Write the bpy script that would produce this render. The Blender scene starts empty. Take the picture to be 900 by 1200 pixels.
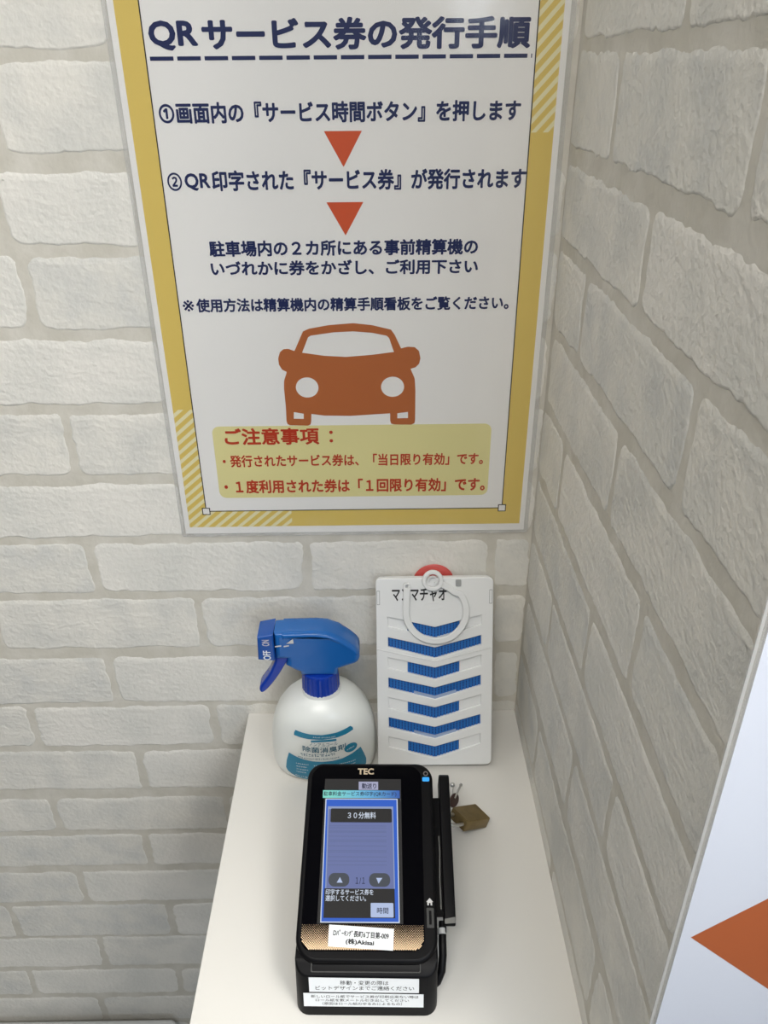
import bpy, bmesh, math, random
from mathutils import Vector, Matrix
S = bpy.context.scene
COL = S.collection
# ---------------------------------------------------------------- camera (metres; poster's lower left corner is the origin, y runs into the wall)
cam = bpy.data.cameras.new('camera'); co = bpy.data.objects.new('camera', cam); COL.objects.link(co)
pitch, yaw, roll = math.radians(29.431), math.radians(-0.468), math.radians(0.462)
fwd = Vector((0, math.cos(pitch), -math.sin(pitch))); rgt = Vector((1, 0, 0)); dwn = fwd.cross(rgt)
R0 = Matrix((rgt, dwn, fwd))
cy_, sy_ = math.cos(yaw), math.sin(yaw); cr_, sr_ = math.cos(roll), math.sin(roll)
RC = Matrix(((cr_, sr_, 0), (-sr_, cr_, 0), (0, 0, 1))) @ R0 @ Matrix(((cy_, sy_, 0), (-sy_, cy_, 0), (0, 0, 1)))
r, d, f = RC[0], RC[1], RC[2]
M = Matrix((( r[0], -d[0], -f[0], 0.1692), (r[1], -d[1], -f[1], -0.6078), (r[2], -d[2], -f[2], 0.3615), (0, 0, 0, 1)))
co.matrix_world = M
cam.sensor_fit = 'VERTICAL'; cam.sensor_height = 36; cam.lens = 939.55 / 1200 * 36; cam.clip_start = 0.01
S.camera = co
# ---------------------------------------------------------------- light and exposure
w = bpy.data.worlds.new('room_light'); S.world = w; w.use_nodes = True
w.node_tree.nodes['Background'].inputs[0].default_value = (0.93, 0.96, 1.0, 1)
w.node_tree.nodes['Background'].inputs[1].default_value = 0.075
def area(name, loc, target, sx, sy, power, col):
    l = bpy.data.lights.new(name, 'AREA'); l.shape = 'RECTANGLE'; l.size = sx; l.size_y = sy; l.energy = power; l.color = col
    o = bpy.data.objects.new(name, l); COL.objects.link(o); o.location = loc
    o.rotation_euler = (Vector(target) - Vector(loc)).to_track_quat('-Z', 'Y').to_euler()
    return o
L1 = area('ceiling_light', (0.85, -0.85, 1.33), (0.02, 0.0, 0.08), 0.6, 0.6, 8.2, (1.0, 0.97, 0.91)); L1.data.spread = math.radians(76)
L2 = area('ceiling_light', (-0.05, -1.0, 1.33), (0.05, 0.0, 0.10), 0.7, 0.7, 5.0, (1.0, 0.97, 0.91)); L2.data.spread = math.radians(76)
area('ceiling_light', (-0.70, -0.30, 1.33), (-0.6, -0.25, -0.1), 0.5, 0.4, 5, (1.0, 0.98, 0.93))
L4 = area('daylight', (0.8, -1.9, 0.75), (0.45, -0.385, 0.0), 0.9, 0.7, 3.0, (0.80, 0.89, 1.0)); L4.data.spread = math.radians(80)
S.view_settings.view_transform = 'Standard'; S.view_settings.look = 'None'; S.view_settings.gamma = 1
S.view_settings.use_curve_mapping = False; S.view_settings.exposure = -0.19
TZ = -0.213            # shelf top
FZ = -1.063            # floor
WX = 0.305             # face of the side wall
# ---------------------------------------------------------------- materials
def mat(name, col, rough=0.5, metal=0.0, emit=None, es=1.0, spec=0.5, coat=0.0, alpha=None, sss=0.0, noise=None, bump=None, trans=0.0):
    m = bpy.data.materials.new(name); m.use_nodes = True; nt = m.node_tree; b = nt.nodes['Principled BSDF']
    b.inputs['Base Color'].default_value = (*col, 1); b.inputs['Roughness'].default_value = rough
    b.inputs['Metallic'].default_value = metal; b.inputs['Specular IOR Level'].default_value = spec
    b.inputs['Coat Weight'].default_value = coat; b.inputs['Coat Roughness'].default_value = 0.08
    b.inputs['Transmission Weight'].default_value = trans
    if sss:
        b.inputs['Subsurface Weight'].default_value = sss; b.inputs['Subsurface Scale'].default_value = 0.02
        b.inputs['Subsurface Radius'].default_value = (1, 1, 1)
    if emit: b.inputs['Emission Color'].default_value = (*emit, 1); b.inputs['Emission Strength'].default_value = es
    if alpha is not None: b.inputs['Alpha'].default_value = alpha
    tc = nt.nodes.new('ShaderNodeTexCoord')
    if noise:                                   # (scale, second colour, low, high)
        n = nt.nodes.new('ShaderNodeTexNoise'); n.inputs['Scale'].default_value = noise[0]; n.inputs['Detail'].default_value = 6
        nt.links.new(tc.outputs['Object'], n.inputs['Vector'])
        r_ = nt.nodes.new('ShaderNodeMapRange'); r_.inputs[1].default_value = noise[2]; r_.inputs[2].default_value = noise[3]
        nt.links.new(n.outputs['Fac'], r_.inputs[0])
        x = nt.nodes.new('ShaderNodeMix'); x.data_type = 'RGBA'; x.inputs[6].default_value = (*col, 1); x.inputs[7].default_value = (*noise[1], 1)
        nt.links.new(r_.outputs[0], x.inputs[0]); nt.links.new(x.outputs[2], b.inputs['Base Color'])
    if bump:                                    # list of (scale, strength, distance)
        prev = None
        for sc, st, di in bump:
            n = nt.nodes.new('ShaderNodeTexNoise'); n.inputs['Scale'].default_value = sc; n.inputs['Detail'].default_value = 4
            nt.links.new(tc.outputs['Object'], n.inputs['Vector'])
            bp = nt.nodes.new('ShaderNodeBump'); bp.inputs['Strength'].default_value = st; bp.inputs['Distance'].default_value = di
            nt.links.new(n.outputs['Fac'], bp.inputs['Height'])
            if prev: nt.links.new(prev.outputs[0], bp.inputs['Normal'])
            prev = bp
        nt.links.new(prev.outputs[0], b.inputs['Normal'])
    return m
def film_mat(name, gloss=0.9, tint=(1, 1, 1)):
    m = bpy.data.materials.new(name); m.use_nodes = True; nt = m.node_tree; nt.nodes.clear()
    o = nt.nodes.new('ShaderNodeOutputMaterial'); mx = nt.nodes.new('ShaderNodeMixShader')
    t = nt.nodes.new('ShaderNodeBsdfTransparent'); t.inputs[0].default_value = (*tint, 1)
    g = nt.nodes.new('ShaderNodeBsdfGlossy'); g.inputs['Roughness'].default_value = 0.12
    lw_ = nt.nodes.new('ShaderNodeLayerWeight'); lw_.inputs[0].default_value = 0.5
    fr = nt.nodes.new('ShaderNodeMath'); fr.operation = 'POWER'; fr.inputs[1].default_value = 4.0
    nt.links.new(lw_.outputs['Facing'], fr.inputs[0])
    ml = nt.nodes.new('ShaderNodeMath'); ml.operation = 'MULTIPLY_ADD'; ml.inputs[1].default_value = 0.5 * gloss; ml.inputs[2].default_value = 0.035 * gloss
    tc = nt.nodes.new('ShaderNodeTexCoord'); n = nt.nodes.new('ShaderNodeTexNoise'); n.inputs['Scale'].default_value = 14; n.inputs['Detail'].default_value = 3
    bp = nt.nodes.new('ShaderNodeBump'); bp.inputs['Strength'].default_value = 0.35; bp.inputs['Distance'].default_value = 0.004
    nt.links.new(tc.outputs['Object'], n.inputs['Vector']); nt.links.new(n.outputs['Fac'], bp.inputs['Height']); nt.links.new(bp.outputs[0], g.inputs['Normal'])
    nt.links.new(fr.outputs[0], ml.inputs[0]); nt.links.new(ml.outputs[0], mx.inputs[0])
    nt.links.new(t.outputs[0], mx.inputs[1]); nt.links.new(g.outputs[0], mx.inputs[2]); nt.links.new(mx.outputs[0], o.inputs[0])
    return m
MT = {}
BB = [(70, 0.6, 0.0016), (230, 0.9, 0.0010)]
MT['brick'] = mat('painted_brick', (0.735, 0.715, 0.660), 0.7, noise=(24, (0.62, 0.615, 0.58), 0.40, 0.66), bump=BB)
MT['brick_b'] = mat('painted_brick_greyer', (0.70, 0.685, 0.635), 0.7, noise=(30, (0.60, 0.60, 0.575), 0.42, 0.66), bump=BB)
MT['brick_c'] = mat('painted_brick_paler', (0.755, 0.735, 0.685), 0.7, noise=(18, (0.655, 0.65, 0.61), 0.40, 0.7), bump=BB)
MT['mortar'] = mat('painted_mortar', (0.555, 0.53, 0.465), 0.75, noise=(34, (0.635, 0.61, 0.55), 0.4, 0.66), bump=[(120, 0.7, 0.0010)])
MT['shelf'] = mat('white_laminate_board', (0.68, 0.668, 0.638), 0.38, bump=[(900, 0.03, 0.0002)])
MT['floor'] = mat('grey_floor', (0.13, 0.125, 0.12), 0.6, noise=(30, (0.10, 0.095, 0.09), 0.4, 0.6))
MT['ceiling'] = mat('white_ceiling', (0.75, 0.74, 0.72), 0.8, bump=[(80, 0.1, 0.001)])
MT['paper'] = mat('poster_paper', (0.80, 0.79, 0.77), 0.6)
MT['paper_cool'] = mat('white_paper_daylight_tint', (0.82, 0.86, 0.96), 0.55)  # cool white paper; part of its blue is daylight put into the colour
MT['yellow'] = mat('yellow_print', (0.68, 0.51, 0.13), 0.55)
MT['cream'] = mat('cream_print', (0.76, 0.71, 0.45), 0.55)
MT['navy'] = mat('navy_print', (0.005, 0.014, 0.085), 0.5)
MT['thin_black'] = mat('black_line_print', (0.012, 0.012, 0.016), 0.5)
MT['red'] = mat('vermilion_print', (0.60, 0.085, 0.022), 0.5)
MT['orange'] = mat('orange_print', (0.43, 0.125, 0.033), 0.5)
MT['orange_arrow'] = mat('bright_orange_print', (0.54, 0.145, 0.05), 0.5)
MT['dark_red'] = mat('dark_red_print', (0.47, 0.035, 0.008), 0.5)
MT['panel'] = mat('pale_yellow_print', (0.72, 0.665, 0.32), 0.55)
MT['film'] = film_mat('laminate_film', 0.9)
MT['black'] = mat('black_plastic', (0.0025, 0.0025, 0.0035), 0.45, spec=0.16, bump=[(1500, 0.06, 0.0001)])
MT['gloss_black'] = mat('black_glass', (0.0015, 0.0015, 0.0025), 0.12, spec=0.15)
MT['dark_grey'] = mat('dark_grey_plastic', (0.045, 0.046, 0.045), 0.45)
MT['grey'] = mat('grey_strip_and_sheen', (0.16, 0.16, 0.15), 0.5)
MT['label'] = mat('white_label', (0.80, 0.83, 0.86), 0.5)
MT['ink'] = mat('black_ink', (0.012, 0.012, 0.014), 0.5)
MT['tan'] = mat('tan_print', (0.80, 0.58, 0.36), 0.45)
MT['logo'] = mat('silver_logo', (0.52, 0.42, 0.29), 0.4)
MT['dim_icon'] = mat('dim_icon', (0.16, 0.14, 0.14), 0.5)
MT['icon'] = mat('white_icon', (0.6, 0.6, 0.6), 0.5)
MT['white_plastic'] = mat('white_plastic', (0.72, 0.73, 0.73), 0.38)
MT['blue_mesh'] = mat('blue_mesh', (0.008, 0.125, 0.43), 0.5)
MT['blue_dark'] = mat('blue_mesh_back', (0.003, 0.035, 0.18), 0.6)
MT['pale_strip'] = mat('pale_blue_strip', (0.45, 0.55, 0.75), 0.4, alpha=0.55)
MT['bottle'] = mat('milky_bottle', (0.76, 0.78, 0.755), 0.3, sss=0.25)
MT['blue_head'] = mat('blue_translucent_plastic', (0.010, 0.115, 0.40), 0.22)
MT['blue_deep'] = mat('deep_blue_plastic', (0.004, 0.038, 0.34), 0.25)
MT['blue_mid'] = mat('mid_blue_plastic', (0.008, 0.075, 0.34), 0.25)
MT['rim'] = mat('laminate_rim', (0.80, 0.80, 0.78), 0.25, alpha=0.22)
MT['rim_edge'] = mat('laminate_cut_edge', (0.80, 0.80, 0.78), 0.3, alpha=0.42)
MT['teal'] = mat('teal_print', (0.012, 0.20, 0.34), 0.4)
MT['teal_ink'] = mat('dark_teal_ink', (0.03, 0.13, 0.20), 0.45)
MT['white_ink'] = mat('white_ink', (0.80, 0.84, 0.86), 0.45)
MT['brass'] = mat('worn_brass', (0.215, 0.155, 0.062), 0.45, metal=0.55, noise=(120, (0.17, 0.12, 0.05), 0.4, 0.65))
MT['steel'] = mat('steel', (0.52, 0.52, 0.51), 0.3, metal=0.9)
MT['key_brown'] = mat('dark_brown_plastic', (0.045, 0.018, 0.014), 0.35)
MT['red_plastic'] = mat('red_plastic', (0.56, 0.085, 0.075), 0.35)
MT['box_grey'] = mat('pale_grey_plastic', (0.46, 0.47, 0.47), 0.5)
MT['box_dark'] = mat('grey_plastic_groove', (0.30, 0.31, 0.31), 0.55)
def emis(name, col, s=1.0): return mat(name, (0.01, 0.01, 0.01), 0.3, emit=col, es=s, spec=0.2)
MT['s_dark'] = emis('screen_dark', (0.027, 0.026, 0.026)); MT['s_blue'] = emis('screen_blue', (0.035, 0.13, 0.63)); MT['s_white'] = emis('screen_white', (0.72, 0.80, 0.93))
MT['s_list'] = emis('screen_periwinkle', (0.165, 0.20, 0.42)); MT['s_line'] = emis('screen_line', (0.145, 0.18, 0.36)); MT['s_grey'] = emis('screen_grey', (0.075, 0.085, 0.105))
MT['s_btn'] = emis('screen_button', (0.50, 0.60, 0.85)); MT['s_lilac'] = emis('screen_lilac', (0.42, 0.43, 0.60)); MT['s_ink'] = emis('screen_ink', (0.02, 0.025, 0.06))
MT['s_rim'] = emis('screen_rim', (0.30, 0.37, 0.58)); MT['led'] = emis('blue_led', (0.05, 0.42, 1.0), 1.2)
def bar_mat():
    m = emis('screen_title_bar', (0, 0, 0)); nt = m.node_tree; b = nt.nodes['Principled BSDF']
    tc = nt.nodes.new('ShaderNodeTexCoord'); sx = nt.nodes.new('ShaderNodeSeparateXYZ'); mr = nt.nodes.new('ShaderNodeMapRange')
    mr.inputs[1].default_value = -0.033; mr.inputs[2].default_value = 0.027
    cr = nt.nodes.new('ShaderNodeValToRGB'); cr.color_ramp.elements[0].color = (0.25, 0.78, 0.66, 1); cr.color_ramp.elements[1].color = (0.03, 0.07, 0.42, 1)
    e = cr.color_ramp.elements.new(0.5); e.color = (0.16, 0.50, 0.80, 1)
    nt.links.new(tc.outputs['Object'], sx.inputs[0]); nt.links.new(sx.outputs[0], mr.inputs[0]); nt.links.new(mr.outputs[0], cr.inputs[0]); nt.links.new(cr.outputs[0], b.inputs['Emission Color'])
    return m
MT['s_bar'] = bar_mat()
# ---------------------------------------------------------------- helpers
def link(name, me, m, parent=None, smooth=False):
    o = bpy.data.objects.new(name, me); COL.objects.link(o)
    for x in (m if isinstance(m, (list, tuple)) else [m]): me.materials.append(MT[x])
    if parent: o.parent = parent
    if smooth:
        for p_ in me.polygons: p_.use_smooth = True
        me.set_sharp_from_angle(angle=math.radians(38))
    return o
def thing(name, label, cat, loc=(0, 0, 0), rz=0.0):
    o = bpy.data.objects.new(name, None); COL.objects.link(o); o.empty_display_size = 0.02
    o.location = loc; o.rotation_euler = (0, 0, rz); o['label'] = label; o['category'] = cat
    return o
def tag(o, label, cat): o['label'] = label; o['category'] = cat; return o
def struct(o): o['kind'] = 'structure'; return o
def bm_mesh(name, bm):
    me = bpy.data.meshes.new(name); bmesh.ops.recalc_face_normals(bm, faces=bm.faces); bm.to_mesh(me); bm.free(); return me
def plane_mx(o, u, v):
    u = Vector(u).normalized(); v = Vector(v).normalized(); n = u.cross(v)
    return Matrix(((u[0], v[0], n[0], o[0]), (u[1], v[1], n[1], o[1]), (u[2], v[2], n[2], o[2]), (0, 0, 0, 1)))
def from_curve(cu):
    ob = bpy.data.objects.new('tmp', cu); COL.objects.link(ob)
    dg = bpy.context.evaluated_depsgraph_get(); dg.update()
    me = bpy.data.meshes.new_from_object(ob.evaluated_get(dg)); bpy.data.objects.remove(ob); 
    return me
def shape_me(loops, z0, z1, bev=0.0, res=2):
    """flat outline with holes, from height z0 to z1 of its plane"""
    cu = bpy.data.curves.new('s', 'CURVE'); cu.dimensions = '2D'; cu.fill_mode = 'BOTH' if z1 > z0 else 'FRONT'
    for lp in loops:
        sp = cu.splines.new('POLY'); sp.points.add(len(lp) - 1); sp.use_cyclic_u = True
        for p_, q in zip(sp.points, lp): p_.co = (q[0], q[1], 0, 1)
    if z1 > z0:
        cu.extrude = max(0.0, (z1 - z0) / 2 - bev); cu.bevel_depth = bev; cu.bevel_resolution = res
        if bev: cu.offset = -bev
    me = from_curve(cu); me.transform(Matrix.Translation((0, 0, (z0 + z1) / 2)))
    me.materials.clear()
    return me
def shape(name, loops, z0, z1, m, mx, parent=None, bev=0.0, smooth=False):
    me = shape_me(loops, z0, z1, bev); me.transform(mx); me.name = name
    return link(name, me, m, parent, smooth)
def rrect(x0, y0, x1, y1, r, n=6):
    pts = []
    if not isinstance(r, (list, tuple)): r = (r, r, r, r)
    for (cx, cy, a, rr) in ((x1 - r[0], y1 - r[0], 0, r[0]), (x0 + r[1], y1 - r[1], 90, r[1]), (x0 + r[2], y0 + r[2], 180, r[2]), (x1 - r[3], y0 + r[3], 270, r[3])):
        for i in range(n + 1):
            t = math.radians(a + 90 * i / n); pts.append((cx + rr * math.cos(t), cy + rr * math.sin(t)))
    return pts
def circ(cx, cy, r, n=28, ry=None, rot=0):
    ry = ry or r; o = []
    for i in range(n):
        a, b = r * math.cos(2 * math.pi * i / n), ry * math.sin(2 * math.pi * i / n)
        o.append((cx + a * math.cos(rot) - b * math.sin(rot), cy + a * math.sin(rot) + b * math.cos(rot)))
    return o
def text_me(s, box, bold=0.0, z=0.0, keep=False):
    """writing fitted into box = (x0, x1, y0, y1)"""
    cu = bpy.data.curves.new('t', 'FONT'); cu.body = s; cu.size = 1.0; cu.resolution_u = 3
    me = from_curve(cu); me.materials.clear()
    if bold:                                    # a heavier stroke: the same letters laid over each other, nudged all round
        bm = bmesh.new(); bm.from_mesh(me); src = list(bm.faces); n = 12 if bold > 0.015 else 8
        for k in range(n):
            g = bmesh.ops.duplicate(bm, geom=src)['geom']
            dx, dy = bold * math.cos(2 * math.pi * k / n), bold * math.sin(2 * math.pi * k / n)
            for v in g:
                if isinstance(v, bmesh.types.BMVert): v.co.x += dx; v.co.y += dy; v.co.z = (k + 1) * 0.000006
        bm.to_mesh(me); bm.free()
    xs = [v.co.x for v in me.vertices]; ys = [v.co.y for v in me.vertices]
    x0, x1, y0, y1 = min(xs), max(xs), min(ys), max(ys)
    sx = (box[1] - box[0]) / (x1 - x0); sy = (box[3] - box[2]) / (y1 - y0)
    if keep: sy = sx
    for v in me.vertices: v.co = (box[0] + (v.co.x - x0) * sx, box[2] + (v.co.y - y0) * sy, z + v.co.z)
    return me
def text(name, s, box, m, mx, parent, bold=0.0, z=0.0, keep=False):
    me = text_me(s, box, bold, z, keep); me.transform(mx); return link(name, me, m, parent)
def box(name, lo, hi, m, parent=None, bev=0.0, seg=2):
    bm = bmesh.new(); bmesh.ops.create_cube(bm, size=1)
    for v in bm.verts: v.co = [lo[i] + (v.co[i] + 0.5) * (hi[i] - lo[i]) for i in range(3)]
    if bev: bmesh.ops.bevel(bm, geom=list(bm.edges), offset=bev, segments=seg, affect='EDGES', profile=0.5)
    return link(name, bm_mesh(name, bm), m, parent, bool(bev))
def tube_me(pts, rad, n=10, bm=None, cap=True):
    own = bm is None; bm = bm or bmesh.new(); rings = []; pts = [Vector(p_) for p_ in pts]; up = None
    for i, p_ in enumerate(pts):
        t = (pts[min(i + 1, len(pts) - 1)] - pts[max(i - 1, 0)]).normalized()
        if up is None: up = t.orthogonal().normalized()
        up = (up - t * up.dot(t)).normalized(); b = t.cross(up); rr = rad[i] if isinstance(rad, (list, tuple)) else rad
        rings.append([bm.verts.new(p_ + (up * math.cos(2 * math.pi * k / n) + b * math.sin(2 * math.pi * k / n)) * rr) for k in range(n)])
    for a, b in zip(rings, rings[1:]):
        for k in range(n): bm.faces.new((a[k], a[(k + 1) % n], b[(k + 1) % n], b[k]))
    if cap: bm.faces.new(rings[0][::-1]); bm.faces.new(rings[-1])
    return bm
def tube(name, pts, rad, m, parent=None, n=10): return link(name, bm_mesh(name, tube_me(pts, rad, n)), m, parent, True)
def prism(name, prof, x0, x1, m, parent=None, bev=0.0, seg=3):
    """profile of (y, z) points swept from x0 to x1"""
    bm = bmesh.new(); a = [bm.verts.new((x0, *p_)) for p_ in prof]; b = [bm.verts.new((x1, *p_)) for p_ in prof]; n = len(prof)
    bm.faces.new(a); bm.faces.new(b[::-1])
    for i in range(n): bm.faces.new((a[i], b[i], b[(i + 1) % n], a[(i + 1) % n]))
    if bev: bmesh.ops.bevel(bm, geom=list(bm.edges), offset=bev, segments=seg, affect='EDGES', profile=0.5, clamp_overlap=True)
    return link(name, bm_mesh(name, bm), m, parent, bool(bev))
XW = plane_mx((0, 0, 0), (1, 0, 0), (0, 0, 1))      # plane of the back wall: normal -y
# ================================================================ the setting
rnd = random.Random(7)
def add_brick(bm, a0, a1, b0, b1, put, ragged=1.0):
    """one painted brick of the embossed wallpaper: ragged outline, softly raised face"""
    r = min(rnd.uniform(0.006, 0.016), (b1 - b0) * 0.35)
    rs = [min(rnd.uniform(0.003, 0.010), (b1 - b0) * 0.4, (a1 - a0) * 0.3) for _ in range(4)]
    base = rrect(a0, b0, a1, b1, rs, 5); pts = []
    for i, p_ in enumerate(base):
        q = base[(i + 1) % len(base)]; L = math.dist(p_, q); n = max(1, int(L / 0.0022))
        for k in range(n): pts.append((p_[0] + (q[0] - p_[0]) * k / n, p_[1] + (q[1] - p_[1]) * k / n))
    n = len(pts); cx, cy = (a0 + a1) / 2, (b0 + b1) / 2; tilt = rnd.uniform(-0.007, 0.007)
    def walk(step, amp):                                    # ragged edge: random values along the outline, eased between
        m = max(6, int(n / step)); v = [rnd.uniform(-amp, amp) for _ in range(m)]
        def at(i):
            u = i / n * m; k = int(u) % m; t = u - int(u); t = t * t * (3 - 2 * t); return v[k] * (1 - t) + v[(k + 1) % m] * t
        return at
    w1, w2, w3 = walk(8, 0.0012), walk(3, 0.0008), walk(1.2, 0.0005)
    nrm = []
    for i in range(n):
        p_, q = pts[i - 1], pts[(i + 1) % n]; tx, ty = q[0] - p_[0], q[1] - p_[1]; L = math.hypot(tx, ty) or 1; nrm.append((ty / L, -tx / L))
    ring = []
    for i, (x, y) in enumerate(pts):
        e = (w1(i) + w2(i) + w3(i)) * ragged; ring.append((x + nrm[i][0] * e, y + nrm[i][1] * e + tilt * (x - cx)))
    def inset(t, i):
        t *= 1 + 2.2 * max(0, nrm[i][1]); return (ring[i][0] - nrm[i][0] * t, ring[i][1] - nrm[i][1] * t)
    lv = [ring, [inset(0.0006, i) for i in range(n)], [inset(0.0015, i) for i in range(n)]]
    hs = [0.0, 0.00035, 0.0005]; mi = rnd.choice((1, 1, 2, 3))
    vs = [[bm.verts.new(put(x, h, y)) for x, y in L_] for L_, h in zip(lv, hs)]
    for A, B in zip(vs, vs[1:]):
        for i in range(n):
            fc = bm.faces.new((A[i], A[(i + 1) % n], B[(i + 1) % n], B[i])); fc.material_index = mi; fc.smooth = True
    fc = bm.faces.new(vs[-1]); fc.material_index = mi
# row: bottom, top, joints measured there; elsewhere the joints repeat every 0.19
ROWS = [(0.371, 0.412, [0.002]), (0.308, 0.360, [-0.089, 0.100]), (0.246, 0.293, [-0.100, 0.002]), (0.184, 0.235, [-0.0915, 0.098]), (0.123, 0.173, [0.003]),
        (0.059, 0.111, [-0.0845, 0.1]), (-0.002, 0.047, [0.001]), (-0.061, -0.012, [-0.088, 0.104, 0.271]), (-0.126, -0.072, [-0.191, 0.001, 0.194, 0.274]),
        (-0.195, -0.141, [-0.0935, 0.093, 0.278]), (-0.254, -0.203, [-0.1835, 0.0, 0.19]), (-0.317, -0.264, [-0.084, 0.11]), (-0.383, -0.334, [-0.188, 0.0]),
        (-0.442, -0.393, [-0.097, 0.1]), (-0.507, -0.456, [-0.183, 0.02]), (-0.573, -0.517, [-0.2775, -0.0875, 0.115]), (-0.636, -0.580, [-0.1825, 0.02]),
        (-0.696, -0.647, [-0.2835, -0.0945, 0.11]), (-0.758, -0.708, [-0.2035, 0.0])]
for k in range(5): ROWS.append((-0.758 - 0.0625 * (k + 1), -0.708 - 0.0625 * (k + 1), [0.0 if k % 2 else 0.095]))
up_rows = [(0.371 + 0.0625 * (k + 1), 0.418 + 0.0625 * (k + 1), [0.095 if k % 2 == 0 else 0.0]) for k in range(15)]
ROWS = up_rows[::-1] + ROWS
def joints(js, lo, hi):
    js = sorted(js); g = 0.19
    while js[0] > lo: js.insert(0, js[0] - g + rnd.uniform(-.004, .004))
    while js[-1] < hi: js.append(js[-1] + g + rnd.uniform(-.004, .004))
    return js
BX0, BX1, CZ = -0.95, 0.95, 1.40
bm = bmesh.new()
vs = [bm.verts.new(c) for c in ((BX0, 0, FZ), (BX1, 0, FZ), (BX1, 0, CZ), (BX0, 0, CZ))]; bm.faces.new(vs)
bk = [bm.verts.new(c) for c in ((BX0, 0.1, FZ), (BX1, 0.1, FZ), (BX1, 0.1, CZ), (BX0, 0.1, CZ))]; bm.faces.new(bk[::-1])
for i in range(4): bm.faces.new((vs[i], bk[i], bk[(i + 1) % 4], vs[(i + 1) % 4]))
for b0, b1, js in ROWS:
    if b0 < FZ or b1 > CZ: continue
    J = joints(list(js), BX0, WX + 0.03)
    for a, b in zip(J, J[1:]):
        a0, a1 = max(a + 0.0038, BX0 + .002), min(b - 0.0038, WX - 0.0015)
        if a1 - a0 > 0.012: add_brick(bm, a0, a1, b0 - 0.001, b1 + 0.0015, lambda x, h, z: (x, -h, z))
me = bpy.data.meshes.new('wall_back'); bm.to_mesh(me); bm.free()
wall_back = struct(link('wall_back', me, ['mortar', 'brick', 'brick_b', 'brick_c']))
PY = -0.384                                            # the side wall ends here, its end face looks into the room
RX1 = 0.66
RROWS = {0.371: [-0.008, -0.2025], 0.308: [-0.109, -0.2985], 0.246: [-0.0, -0.197], 0.184: [-0.088, -0.2895], 0.123: [-0.006, -0.1985], 0.059: [-0.080, -0.274],
         -0.002: [-0.194, -0.003], -0.061: [-0.097, -0.281], -0.126: [-0.202, -0.008], -0.195: [-0.100, -0.306], -0.254: [0.0, -0.19]}
bm = bmesh.new()
V = [bm.verts.new(c) for c in ((WX, PY, FZ), (WX, 0.0, FZ), (WX, 0.0, CZ), (WX, PY, CZ), (RX1, PY, FZ), (RX1, 0.0, FZ), (RX1, 0.0, CZ), (RX1, PY, CZ))]
for q in ((0, 3, 2, 1), (0, 4, 7, 3), (4, 5, 6, 7), (1, 2, 6, 5), (0, 1, 5, 4), (3, 7, 6, 2)): bm.faces.new([V[i] for i in q])
# the rows line up with the back wall's; near the corner they sink a little
for b0, b1, js in ROWS:
    if b0 < FZ or b1 > CZ: continue
    J = joints(list(RROWS.get(b0, [j - 0.1 for j in js])), PY - 0.03, 0.0)
    for a, b in zip(J, J[1:]):
        a0, a1 = max(a + 0.0038, PY + .002), min(b - 0.0038, -0.004)
        if a1 - a0 > 0.012: add_brick(bm, -a1, -a0, b0 + 0.002, b1 + 0.004, lambda x, h, z: (WX - h, -x, z))
me = bpy.data.meshes.new('wall_right'); bm.to_mesh(me); bm.free()
wall_right = struct(link('wall_right', me, ['mortar', 'brick', 'brick_b', 'brick_c']))
struct(box('floor', (BX0, -2.2, FZ - 0.05), (BX1, 0.1, FZ), 'floor'))
struct(box('ceiling', (BX0, -1.5, CZ), (BX1, 0.1, CZ + 0.05), 'ceiling'))
# ================================================================ the shelf
shelf = box('shelf', (0.0356, -0.375, TZ - 0.022), (0.3046, -0.0005, TZ), 'shelf', bev=0.0008)
tag(shelf, 'narrow white shelf board fitted between the brick wall and the side wall', 'shelf')
# ================================================================ the instruction poster
P = thing('poster', 'large laminated yellow-bordered instruction poster with an orange car on the brick wall', 'poster', (0, -0.0016, 0))
shape('paper_sheet', [[(0, 0), (0.297, 0), (0.297, 0.4265), (0, 0.4265)]], -0.0002, 0.0, 'paper', XW, P)
ox0, ox1, oz0, oz1 = 0.0043, 0.2927, 0.0065, 0.4200; ix0, ix1, iz0, iz1 = 0.0204, 0.2764, 0.0223, 0.4042
shape('printed_border', [[(ox0, oz0), (ox1, oz0), (ox1, oz1), (ox0, oz1)], [(ix0, iz0), (ix1, iz0), (ix1, iz1), (ix0, iz1)]], 0.00003, 0.00005, 'yellow', XW, P)
def clip(poly, ax, val, keep_less):
    out = []
    for i in range(len(poly)):
        a, b = poly[i], poly[(i + 1) % len(poly)]; ia = (a[ax] <= val) == keep_less; ib = (b[ax] <= val) == keep_less
        if ia: out.append(a)
        if ia != ib:
            t = (val - a[ax]) / (b[ax] - a[ax]); out.append((a[0] + (b[0] - a[0]) * t, a[1] + (b[1] - a[1]) * t))
    return out
def clip_rect(poly, x0, y0, x1, y1):
    for ax, v, k in ((0, x0, False), (0, x1, True), (1, y0, False), (1, y1, True)):
        if len(poly) >= 3: poly = clip(poly, ax, v, k)
    return poly if len(poly) >= 3 else None
def stripes(name, rects, pitch, wid, slope):
    bm = bmesh.new()
    for (x0, y0, x1, y1) in rects:
        c = -0.6
        while c < 0.9:                                      # light band: y - slope*x between c and c+wid
            poly = clip_rect([(-0.1, -0.1 * slope + c), (0.4, 0.4 * slope + c), (0.4, 0.4 * slope + c + wid), (-0.1, -0.1 * slope + c + wid)], x0, y0, x1, y1)
            if poly:
                try: bm.faces.new([bm.verts.new((q[0], q[1], 0.00008)) for q in poly])
                except ValueError: pass
            c += pitch
    me = bpy.data.meshes.new(name); bm.to_mesh(me); bm.free(); me.transform(XW); return link(name, me, 'cream', P)
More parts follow.
